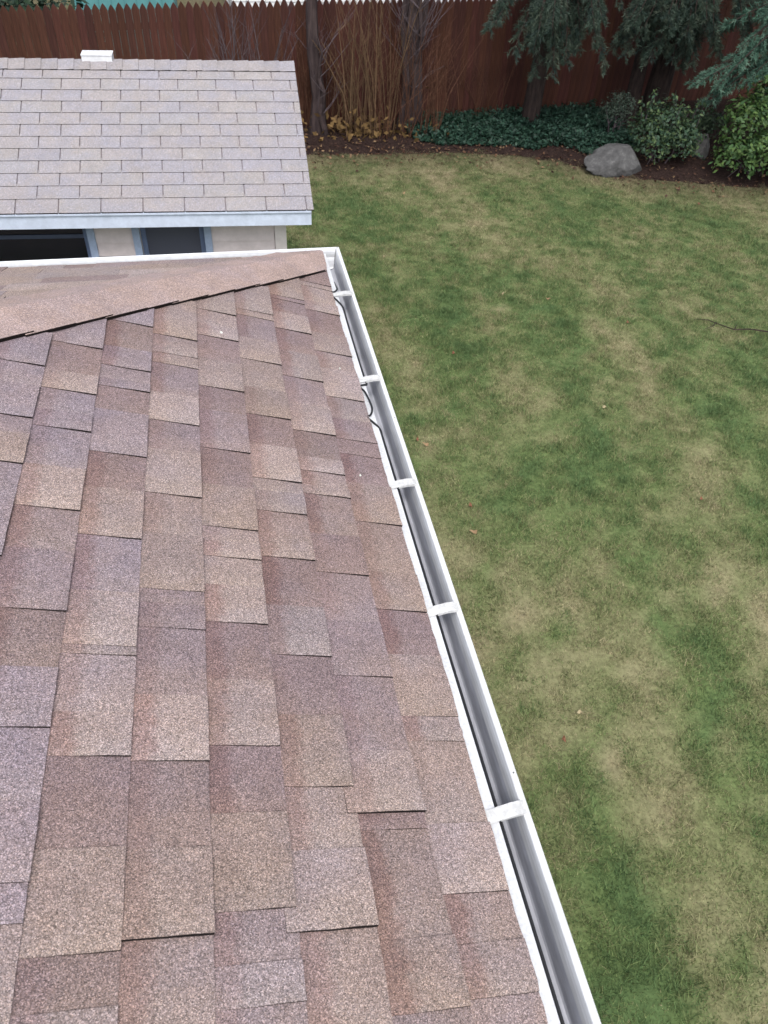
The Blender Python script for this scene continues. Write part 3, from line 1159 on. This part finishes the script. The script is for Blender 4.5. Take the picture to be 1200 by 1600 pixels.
def conifer(base, height, rad, label, targets, z0, n_whorl, cols, seed_low=0.0, spread=2.6, tw=.34, dens=36):
    t = empty("conifer_tree", base, label, "tree", "conifers along the back fence")
    tr = MB()
    bx, by, bz = base
    path = [(bx + .05 * math.sin(i * 1.3), by + .05 * math.cos(i * 1.7), bz - .05 + height * i / 7) for i in range(8)]
    tr.tube(path, [rad * (1.35 if i == 0 else 1 - .8 * i / 7) for i in range(8)], 10)
    Vs, Cs = [], []
    jobs = []
    for (tx, ty, tz, zroot) in targets:
        jobs.append(((bx, by, zroot), (tx, ty, tz), .12, 1))
    for i in range(n_whorl):
        f = (i + .5) / n_whorl
        z = bz + z0 + (height - z0 - .3) * f
        a = i * 2.399 + random.uniform(-.3, .3)
        ln = spread * (1 - f) ** .8 * random.uniform(.75, 1.1) + .2
        jobs.append(((bx, by, z), (bx + math.cos(a) * ln, by + math.sin(a) * ln, z - .22 * ln + random.uniform(-.1, .1)), .10 * ln, 0))
    for p0, p1, dr, low in jobs:
        L = np.linalg.norm(np.array(p1) - np.array(p0))
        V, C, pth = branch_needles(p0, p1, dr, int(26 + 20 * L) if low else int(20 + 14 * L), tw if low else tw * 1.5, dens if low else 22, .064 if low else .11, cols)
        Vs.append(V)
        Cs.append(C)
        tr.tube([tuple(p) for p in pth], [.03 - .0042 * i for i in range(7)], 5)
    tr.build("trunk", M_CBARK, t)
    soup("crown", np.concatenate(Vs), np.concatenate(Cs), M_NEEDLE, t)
    return t


def rnd_targets(lst, n_extra, jit):
    out = list(lst)
    for i in range(n_extra):
        a, b_ = random.choice(lst), random.choice(lst)
        f = random.random()
        q = [a[k] + (b_[k] - a[k]) * f + random.uniform(-jit, jit) for k in range(3)]
        q.append(a[3] + random.uniform(-.2, .5))
        out.append(tuple(q))
    return out


T1 = [(4.95, 9.7, -1.66, -.4), (4.30, 9.9, -1.42, -.3), (3.95, 9.9, -1.00, 0.2), (4.55, 9.8, -1.20, 0), (5.35, 9.8, -1.30, 0), (5.65, 9.9, -1.15, .2),
      (5.85, 10.0, -1.35, 0), (4.9, 9.6, -.95, .4), (4.05, 10.0, -.72, .5), (5.4, 9.6, -.85, .5), (6.2, 9.9, -1.0, .4)]
conifer((5.15, 10.85, G), 13.0, .13, "tall dark conifer with drooping boughs nearest the middle of the back fence", rnd_targets(T1, 22, .26), 4.0, 74, CONE, spread=4.2)
T2 = [(6.45, 9.9, -1.02, .3), (6.9, 9.8, -.95, .3), (7.2, 9.9, -1.2, .2), (7.6, 9.8, -1.0, .4), (8.2, 9.7, -1.1, .3), (6.7, 10.3, -1.5, -.2), (7.1, 10.3, -1.45, -.2), (7.6, 10.2, -1.6, -.3), (6.35, 10.4, -1.35, -.1), (6.2, 10.1, -1.25, 0), (7.9, 10.0, -1.3, .1), (8.7, 9.9, -1.0, .4)]
conifer((7.55, 10.95, G), 14.0, .18, "dark conifer with a double trunk behind the leafy bushes in the far right corner", rnd_targets(T2, 34, .28), 3.9, 78, CONE, spread=4.4)
T3 = [(6.95, 8.9, -1.56, -.9), (7.35, 8.8, -1.75, -1.1), (7.75, 8.7, -1.55, -.8), (8.2, 8.6, -1.35, -.6), (8.6, 8.5, -1.60, -.9), (7.5, 8.9, -1.18, -.4),
      (8.1, 8.7, -1.02, -.2), (8.7, 8.6, -.85, 0), (7.9, 9.0, -.70, .2), (8.8, 8.4, -1.25, -.4), (9.2, 8.3, -1.6, -.9), (8.4, 8.4, -1.85, -1.2)]
conifer((9.15, 9.35, G), 7.5, .12, "bluish green spruce with low branches reaching in above the bushes at the right edge", rnd_targets(T3, 24, .2), 1.7, 46, BLUE, spread=2.0, tw=.30)

# second stem of the double trunk
mb = MB()
mb.tube([(7.1, 10.95, G), (7.05, 10.9, G + 2.2), (7.15, 10.9, G + 5)], [.14, .11, .05], 8)
mb.build("trunk", M_CBARK, [o for o in COL.objects if o.name.startswith("conifer_tree") and "double" in o["label"]][0])


def bare_tree(name, base, stems, label, cat, mt, group=None, seg=7):
    t = empty(name, base, label, cat, group)
    tr, tw = MB(), MB()
    for (dx, dy, topx, topy, h, r0) in stems:
        x0, y0, z0 = base[0] + dx, base[1] + dy, base[2]
        path, rad_ = [], []
        for i in range(9):
            f = i / 8
            path.append((x0 + (topx - dx) * f + .04 * math.sin(i * 1.9 + dx * 9), y0 + (topy - dy) * f + .03 * math.cos(i * 2.3 + dx * 5), z0 - .03 + h * f))
            rad_.append(r0 * (1.3 if i == 0 else 1 - .72 * f))
        tr.tube(path, rad_, seg)
        for j in range(int(h * 7)):
            f = random.uniform(.25, 1)
            p = Vector(path[int(f * 8)])
            a = random.uniform(0, 6.28)
            ln = random.uniform(.3, .9)
            q = p + Vector((math.cos(a) * ln * .7, math.sin(a) * ln * .5, ln * .7))
            m_ = (p + q) / 2 + Vector((random.uniform(-.05, .05), random.uniform(-.05, .05), -.05))
            tw.tube([p, m_, q], [.008, .005, .002], 4)
            for k in range(3):
                d_ = Vector((random.uniform(-.25, .25), random.uniform(-.2, .2), random.uniform(.05, .3)))
                tw.tube([m_.lerp(q, random.random()), q + d_], [.003, .0015], 3)
    tr.build("trunk", mt, t)
    tw.build("crown", M_TWIG, t)
    return t


bare_tree("bare_tree", (1.28, 10.62, G), [(0, 0, -.10, .1, 5.0, .125), (.09, -.12, .02, -.15, 1.5, .055)],
          "thin dark leafless tree beside the far corner of the shed roof", "tree", M_BARK)
bare_tree("bare_tree", (2.88, 10.72, G), [(0, 0, .02, .1, 6.0, .15), (-.12, -.08, -.2, 0, 4.5, .07), (.14, -.05, .16, .05, 5.0, .06), (.02, -.14, .1, -.12, 3.0, .05)],
          "shaggy leafless tree with several stems crowded together, left of the green ground cover", "tree", M_BARK)


def stem_shrub(base, n_, spread, h, label, mt, rad0=.008, leafcol=None, cat="shrub", name="bare_shrub", base_spread=.25, dirx=0):
    t = empty(name, base, label, cat)
    mb = MB()
    for i in range(n_):
        a = random.uniform(0, 6.28)
        b0 = Vector(base) + Vector((random.uniform(-1, 1) * base_spread, random.uniform(-.5, .5) * base_spread, 0))
        s_ = spread * random.uniform(.1, 1)
        hh = h * random.uniform(.55, 1.05)
        tip = b0 + Vector((math.cos(a) * s_ + dirx, math.sin(a) * s_ * .4, hh))
        m1 = b0.lerp(tip, .4) + Vector((-math.cos(a) * s_ * .12, 0, hh * .08))
        m2 = b0.lerp(tip, .75) + Vector((-math.cos(a) * s_ * .06, 0, hh * .06))
        j = random.uniform(.6, 1.2)
        r0 = rad0 * random.uniform(.6, 1.3)
        mb.tube([b0, m1, m2, tip], [r0, r0 * .8, r0 * .55, r0 * .25], 4, 0, (j, j, j))
        for k in range(4):
            f = random.uniform(.3, .95)
            p = b0.lerp(tip, f) + Vector((0, 0, hh * .05))
            q = p + Vector((random.uniform(-.18, .18), random.uniform(-.1, .1), random.uniform(.1, .32)))
            mb.tube([p, q], [r0 * .4, r0 * .15], 3, 0, (j, j, j))
    mb.build("stem", mt, t)
    if leafcol:
        N = leafcol[1]
        q = np.array(base) + np.stack([RG.normal(0, base_spread * 1.3, N), RG.normal(0, base_spread * .4, N) - .1, np.abs(RG.normal(0, .16, N)) + .03], -1)
        V, C = leaves(q, unit(RG.normal(0, 1, (N, 3)) + [0, -.4, .5]), .05, [leafcol[0]], .5)
        soup("foliage", V, C, M_DRY, t)
    return t


def leaves(q, nrm, size, cols, asp=.5, jit=.3):
    N = len(q)
    a = unit(np.cross(nrm, RG.normal(0, 1, (N, 3))))
    b_ = np.cross(nrm, a)
    s = size * RG.uniform(.5, 1.5, (N, 1))
    V = np.stack([q - a * s, q - b_ * s * asp + nrm * s * .12, q + a * s, q + b_ * s * asp + nrm * s * .12], 1)
    C = np.array(cols)[RG.integers(0, len(cols), N)] * RG.uniform(1 - jit, 1 + jit * 1.2, (N, 1))
    return V, C


stem_shrub((2.15, 10.55, G), 50, .75, 2.15, "tall dry tan shrub of upright leafless stems against the fence", M_STEM, .008, ((.15, .095, .04), 260), base_spread=.42)
stem_shrub((1.75, 10.70, G), 16, .45, 1.2, "low scrubby dry shrub between the thin tree and the tall tan stems", M_STEM, .007, ((.13, .08, .04), 120), base_spread=.22)
stem_shrub((2.80, 10.50, G), 80, 1.0, 1.7, "tangled rusty dead growth hanging against the fence around the shaggy tree", M_RUST, .006, base_spread=.55)
stem_shrub((1.35, 10.85, G), 50, .7, 1.75, "tangled reddish brown bare bush between the thin tree and the fence", M_RUST, .006, base_spread=.35)
stem_shrub((4.1, 11.15, G), 34, .7, 1.3, "sparse rusty stems against the fence at the back of the ground cover", M_RUST, .005, base_spread=.6)
stem_shrub((.15, 10.15, G), 46, 1.2, 2.05, "purplish grey bare shrub whose twigs show above the shed ridge", M_TWIG, .008, base_spread=.4)
stem_shrub((-1.9, 7.2, G), 3, .12, 2.45, "a few leaning tan canes rising behind the left part of the shed roof", M_STEM, .013, base_spread=.08, dirx=-.5, name="cane_plant", cat="plant")


def leafy(base, lobes, n_, size, cols, label, group=None, sprigs=0, asp=.5, mt=None, name="shrub"):
    t = empty(name, base, label, "shrub", group)
    Q, Nn = [], []
    tot = sum(r[3] ** 2 for r in lobes)
    bx, by, bz = base
    st = MB()
    for (x_, y_, z_, r_) in lobes:
        k = int(n_ * r_ ** 2 / tot)
        d_ = unit(RG.normal(0, 1, (k, 3)))
        d_[:, 2] = np.where(d_[:, 2] < -.3, -d_[:, 2], d_[:, 2])
        rr = r_ * (RG.uniform(.25, 1, (k, 1)) ** .45) * (1 + .32 * fbm(d_[:, :1] * 3 + x_, d_[:, 1:2] * 3 + y_ + d_[:, 2:3] * 2, 2, 3))
        p = np.array([bx + x_, by + y_, bz + z_]) + d_ * rr * RG.uniform(.92, 1.12, (k, 1))
        ok = p[:, 2] > bz + .015
        Q.append(p[ok])
        Nn.append(unit(d_[ok] * .7 + RG.normal(0, .45, (ok.sum(), 3)) + [0, 0, .35]))
        for j in range(4):
            e = np.array([bx + x_, by + y_, bz + z_]) + unit(RG.normal(0, 1, 3)) * r_ * .8
            st.tube([(bx + x_ * .3, by + y_ * .3, bz), (bx + x_ * .7, by + y_ * .7, bz + z_ * .6), tuple(e)], [.014, .009, .003], 4)
    for i in range(sprigs):
        x_, y_, z_, r_ = random.choice(lobes)
        b0 = Vector((bx + x_ + random.uniform(-r_, r_) * .6, by + y_ + random.uniform(-r_, r_) * .4, bz + z_ + r_ * .6))
        tip = b0 + Vector((random.uniform(-.12, .12), random.uniform(-.06, .06), random.uniform(.25, .5)))
        st.tube([b0, tip], [.006, .002], 4)
        k = 34
        f = RG.uniform(0, 1, (k, 1))
        p = np.array(b0) * (1 - f) + np.array(tip) * f + RG.normal(0, .018, (k, 3))
        Q.append(p)
        Nn.append(unit(RG.normal(0, 1, (k, 3)) + [0, -.3, .3]))
    st.build("stem", M_TWIG, t)
    V, C = leaves(np.concatenate(Q), np.concatenate(Nn), size, cols, asp)
    soup("foliage", V, C, mt or M_LEAF, t)
    return t


leafy((6.75, 8.85, G), [(-.25, -.05, .30, .34), (.2, -.1, .34, .36), (0, .15, .55, .36), (.38, .15, .28, .3), (-.3, .2, .45, .28)], 4200, .030,
      [(.030, .064, .036), (.045, .080, .040), (.035, .068, .040), (.075, .115, .045)], "dark green leafy bush with upright sprigs right beside the larger grey boulder", sprigs=16)
leafy((8.25, 8.30, G), [(-.62, -.15, .32, .38), (-.2, -.40, .40, .45), (.3, -.45, .42, .5), (.0, .10, .95, .5), (.5, .0, .90, .55), (-.45, .1, .72, .40), (1.0, -.2, .5, .55)], 9500, .036,
      [(.048, .098, .030), (.064, .122, .034), (.036, .078, .028), (.085, .140, .040)], "bright yellow green broadleaf bush at the right edge, in front of the spruce", sprigs=6)
leafy((6.35, 9.95, G), [(0, 0, .42, .22), (.18, .05, .52, .22), (-.16, 0, .50, .2), (.02, .05, .62, .2)], 1700, .022,
      [(.030, .050, .036), (.040, .062, .045), (.05, .07, .05)], "small dim evergreen bush in the shade of the fence behind the boulder", asp=.3)
leafy((7.75, 9.55, G), [(0, 0, .3, .25), (.2, 0, .38, .25), (-.22, .05, .26, .22)], 1500, .028,
      [(.035, .06, .035), (.05, .08, .04)], "low dark bush half hidden between the two larger green bushes")


# ground cover: a mat of small upright leaves
N = 17000
x = RG.uniform(2.7, 6.7, N * 2)
y = RG.uniform(8.8, 11.7, N * 2)
edge = np.interp(x, [2.7, 3.3, 4.2, 5.2, 5.8, 6.3, 6.7], [10.35, 9.88, 9.78, 9.65, 9.25, 9.25, 9.5]) + .10 * fbm(x * 2.5, y * 2.5, 3, 21)
ok = (y > edge) & (y < fence_y(x) - .15) & (x > 2.95 + .25 * fbm(x * 0 + 1, y * 2, 2, 8))
x, y = x[ok][:N], y[ok][:N]
h = np.abs(RG.normal(.10, .05, x.size)) * (1 + .3 * fbm(x * 3, y * 3, 2, 2)) * np.clip((y - np.interp(x, [2.7, 3.3, 4.2, 5.2, 5.8, 6.3, 6.7], [10.35, 9.88, 9.78, 9.65, 9.25, 9.25, 9.5])) / .3, .3, 1)
q = np.stack([x, y, G + .04 + h], -1)
V, C = leaves(q, unit(RG.normal(0, .6, q.shape) + [0, -.1, .8]), .036, [(.018, .048, .032), (.023, .058, .038), (.028, .066, .042), (.015, .040, .028)], .42, .4)
props(soup("ground_cover", V, C, M_LEAF), "dark green leafy ground cover carpeting the bed below the fence", "ground cover", kind="stuff")

# leaf litter on the bed and along its edge
N = 2600
x = RG.uniform(-4, 11, N)
f = np.abs(RG.normal(0, .28, N))
y = bed_front(x) + f * (fence_y(x) - bed_front(x)) - .04
z = G + .055 + RG.uniform(0, .02, N) - .045 * np.exp(-f * 9)
k = RG.uniform(size=N) < .30                              # some blown onto the edge of the grass
y = np.where(k, bed_front(x) - np.abs(RG.normal(0, .32, N)), y)
z = np.where(k, G + .028, z)
q = np.stack([x, y, z], -1)
V, C = leaves(q, unit(RG.normal(0, .35, q.shape) + [0, 0, 1]), .026, [(.11, .062, .038), (.07, .038, .026), (.18, .12, .07), (.05, .028, .022)], .6, .4)
props(soup("leaf_litter", V, C, M_DRY), "brown leaf litter scattered over the mulch", "leaf litter", kind="stuff")


leafy((-4.2, 13.6, G), [(-2.2, 0, .9, 1.1), (-1.2, .1, 1.0, 1.0), (-.3, 0, .9, 1.0), (.5, .1, .85, .9), (1.3, 0, .7, .75)], 6000, .07,
      [(.022, .046, .026), (.030, .058, .030), (.018, .036, .022)], "dark green hedge standing just beyond the left stretch of fence")
leafy((10.2, 14.5, G), [(-3.4, 0, .9, 1.0), (-2.2, .1, 1.1, 1.1), (-1, 0, 1.1, 1.2), (.3, 0, 1.2, 1.2), (1.5, .2, 1.1, 1.2)], 6500, .07,
      [(.020, .040, .026), (.026, .050, .030)], "dark thicket beyond the fence behind the conifers")


# boulders
def boulder(loc, sx_, sy_, sz_, rot, label, seed):
    import bmesh
    bm = bmesh.new()
    bmesh.ops.create_icosphere(bm, subdivisions=5, radius=1)
    planes = [(unit(np.array(v_, float)), d_) for v_, d_ in (((-.75, -.3, .75), .62), ((.25, -.85, .55), .70), ((.8, -.2, .45), .74), ((.1, .2, 1), .82), ((-.5, -.9, .1), .78), ((.6, -.7, -.1), .85))]
    for v in bm.verts:
        p = np.array(v.co)
        k = 1 + .16 * float(fbm(np.array(p[0] * 1.3 + seed), np.array(p[1] * 1.3 + p[2] * .9), 3, seed)) + .035 * float(fbm(np.array(p[0] * 5), np.array(p[1] * 5 + p[2] * 4), 2, seed + 3))
        q_ = p * k
        for pn, pd in planes:                          # broken faces
            dd = float(q_ @ pn) - pd
            if dd > 0:
                q_ = q_ - pn * dd * .88
        if q_[0] < 0:                                  # one shoulder lower than the other
            q_[2] *= 1 - .55 * min(1, -q_[0] * 1.1)
        v.co = (q_[0] * sx_, q_[1] * sy_, q_[2] * sz_)
    me = bpy.data.meshes.new("boulder")
    bm.to_mesh(me)
    bm.free()
    me.materials.append(M_STONE)
    me.polygons.foreach_set("use_smooth", [True] * len(me.polygons))
    o = link("boulder", me, None, loc)
    o.rotation_euler = (0, 0, rot)
    return props(o, label, "boulder")


boulder((5.80, 8.62, G + .12), .52, .36, .33, .08, "large rounded grey boulder at the edge of the lawn", 3)
boulder((7.56, 9.10, G + .16), .17, .18, .27, .4, "smaller upright grey rock between the two green bushes", 8)

# fallen leaves on the lawn
LV = [(1.82, 3.51, 1, "rust brown fallen leaf on the lawn abreast of the third gutter strap"),
      (2.74, 4.73, 2, "pale straw coloured fallen leaf on the greener grass above the middle of the lawn"),
      (3.24, 4.55, 0, "tan fallen leaf lying alone just right of the pale straw leaf"),
      (1.11, 2.11, 1, "rust brown fallen leaf close beside the gutter, left one of a pair"),
      (1.17, 2.03, 0, "tan fallen leaf close beside the gutter, right one of a pair"),
      (1.35, 1.17, 1, "rust brown fallen leaf on straw coloured turf, upper of two beside the gutter"),
      (1.30, .87, 0, "tan fallen leaf on straw coloured turf, lower of two beside the gutter"),
      (1.52, 5.84, 2, "pale fallen leaf on the lawn nearest the far corner of the gutter"),
      (1.53, -.85, 2, "pale cream fallen leaf low on the lawn, beyond the nearest gutter strap"),
      (1.35, -1.02, 1, "rust brown fallen leaf low on the lawn, just below the cream one"),
      (3.05, 2.36, 2, "pale fallen leaf in the middle of the lawn"),
      (3.98, 3.91, 1, "rust brown fallen leaf left of the dark twig"),
      (3.35, .97, 1, "rust brown fallen leaf far out on the lawn below the twig"),
      (2.2, 7.9, 0, "tan fallen leaf on the lawn near the mulch bed"),
      (.88, -.19, 0, "tan fallen leaf half tucked behind the gutter lip beside the fourth strap")]
meshes = []
for i in range(4):
    mb = MB()
    s_ = random.uniform(.020, .028)
    cc = [(.36, .24, .14), (.25, .12, .075), (.44, .37, .23), (.22, .12, .07)][i]
    ring = []
    for k in range(9):
        a = k / 9 * 6.283
        r_ = s_ * (1 + .25 * math.cos(3 * a)) * (1.2 if k == 0 else 1)
        ring.append((r_ * math.cos(a), .7 * r_ * math.sin(a), .012 + .012 * math.cos(2 * a + i)))
    for k in range(9):
        mb.face([(0, 0, .004), ring[k], ring[(k + 1) % 9]], 0, cc)
    mb.face([ring[0], (ring[0][0] + .012, .001, .018), (ring[0][0] + .012, -.001, .018)], 0, cc)
    meshes.append(mb.mesh("fallen_leaf", M_DRY))
for i, (x_, y_, mi, lab) in enumerate(LV):
    o = link("fallen_leaf", meshes[mi], None, (x_, y_, G + .024))
    o.rotation_euler = (random.uniform(-.3, .3), random.uniform(-.3, .3), random.uniform(0, 6.28))
    props(o, lab, "leaf", "fallen leaves on the lawn")

mb = MB()
tw = [(4.80, 3.86), (4.92, 3.80), (5.0, 3.74), (5.13, 3.58), (5.3, 3.55), (5.56, 3.47)]
mb.tube([(a, c_, G + .045 + .01 * math.sin(i * 2)) for i, (a, c_) in enumerate(tw)], [.003, .005, .006, .007, .008, .009], 5)
mb.tube([(4.99, 3.75, G + .05), (4.90, 3.66, G + .06), (4.78, 3.62, G + .05)], [.006, .005, .003], 4)
mb.tube([(5.13, 3.58, G + .05), (5.2, 3.66, G + .06)], [.006, .003], 4)
props(mb.build("fallen_twig", M_CBARK, None, (5.1, 3.7, G + .04)), "dark forked twig lying on the lawn near the right edge", "twig")

# ------------------------------------------------------------------ small things on the near roof
mb = MB()
cz = ZD + .004
loop = [(.0325, -.15, -.034), (.0325, -.20, -.026), (.0325, -.235, -.018), (.028, -.275, -.004), (.012, -.30, cz + .002), (-.010, -.318, .004), (.004, -.345, cz), (.016, -.385, cz + .002), (.0300, -.43, cz - .003), (.0325, -.52, -.018), (.0325, -.70, -.022), (.0325, -.90, -.020), (.0315, -.985, -.010),
        (.020, -1.000, cz + .001), (-.004, -1.012, .002), (.004, -1.022, cz + .003), (.014, -1.05, cz + .004), (.020, -1.10, cz + .004), (.0215, -1.15, cz + .004), (.010, -1.185, cz + .004), (-.006, -1.20, .0035), (.010, -1.225, cz + .003), (.029, -1.255, -.010), (.0325, -1.32, -.019)]
yy = -1.6  # straight run added as a dark line for the shaded gap under the drip edge
while yy > BACK + .2:
    loop.append((.0325 + random.uniform(-.0006, .0008), yy, -.0195 + random.uniform(-.002, .002)))
    yy -= .45
pts = []
for i in range(len(loop) - 1):
    p0, p1, p2, p3 = (Vector(loop[max(i - 1, 0)]), Vector(loop[i]), Vector(loop[i + 1]), Vector(loop[min(i + 2, len(loop) - 1)]))
    for k in range(4):
        t_ = k / 4
        pts.append(.5 * ((2 * p1) + (p2 - p0) * t_ + (2 * p0 - 5 * p1 + 4 * p2 - p3) * t_ ** 2 + (-p0 + 3 * p1 - 3 * p2 + p3) * t_ ** 3))
pts.append(Vector(loop[-1]))
mb.tube(pts, .0036, 6)
props(mb.build("cable", M_RUB, None, (.01, -.7, 0), smooth=True), "thin black cable looping out over the gutter edge, its straight run standing in for gap shade", "cable")

m_pale, n, b = mat("pale_lichen", .9, .1)
t = noise(n, 200, 4, objco(n))
r = ramp(n, [(.35, (.42, .44, .38)), (.6, (.72, .73, .68))])
n.links.new(t.outputs[0], r.inputs[0])
n.links.new(r.outputs[0], b.inputs["Base Color"])
for (x_, y_, r_, lab) in ((-.463, -.864, .0095, "pale greenish lichen spot high on the near roof below the hip"),
                          (-.087, -1.532, .0045, "tiny white chip on the shingles beside the third gutter strap from the far corner"),
                          (-.060, -.928, .0045, "tiny white chip on the shingles by the second gutter strap from the far corner")):
    mb = MB()
    u = -x_ / CT
    ring = []
    for k in range(10):
        a = k / 10 * 6.283
        rr = r_ * random.uniform(.65, 1.15)
        ring.append(nearP(u + .75 * rr * math.sin(a), y_ + rr * math.cos(a), .0065))
    c_ = nearP(u, y_, .0115)
    for k in range(10):
        mb.face([c_, ring[(k + 1) % 10], ring[k]])
        mb.face([ring[k], ring[(k + 1) % 10], nearP(u, y_, .001)])
    nm_ = "lichen_spot" if r_ > .008 else "paint_chip"
    props(mb.build(nm_, m_pale, None, tuple(nearP(u, y_, .006))), lab, "lichen" if r_ > .008 else "chip")
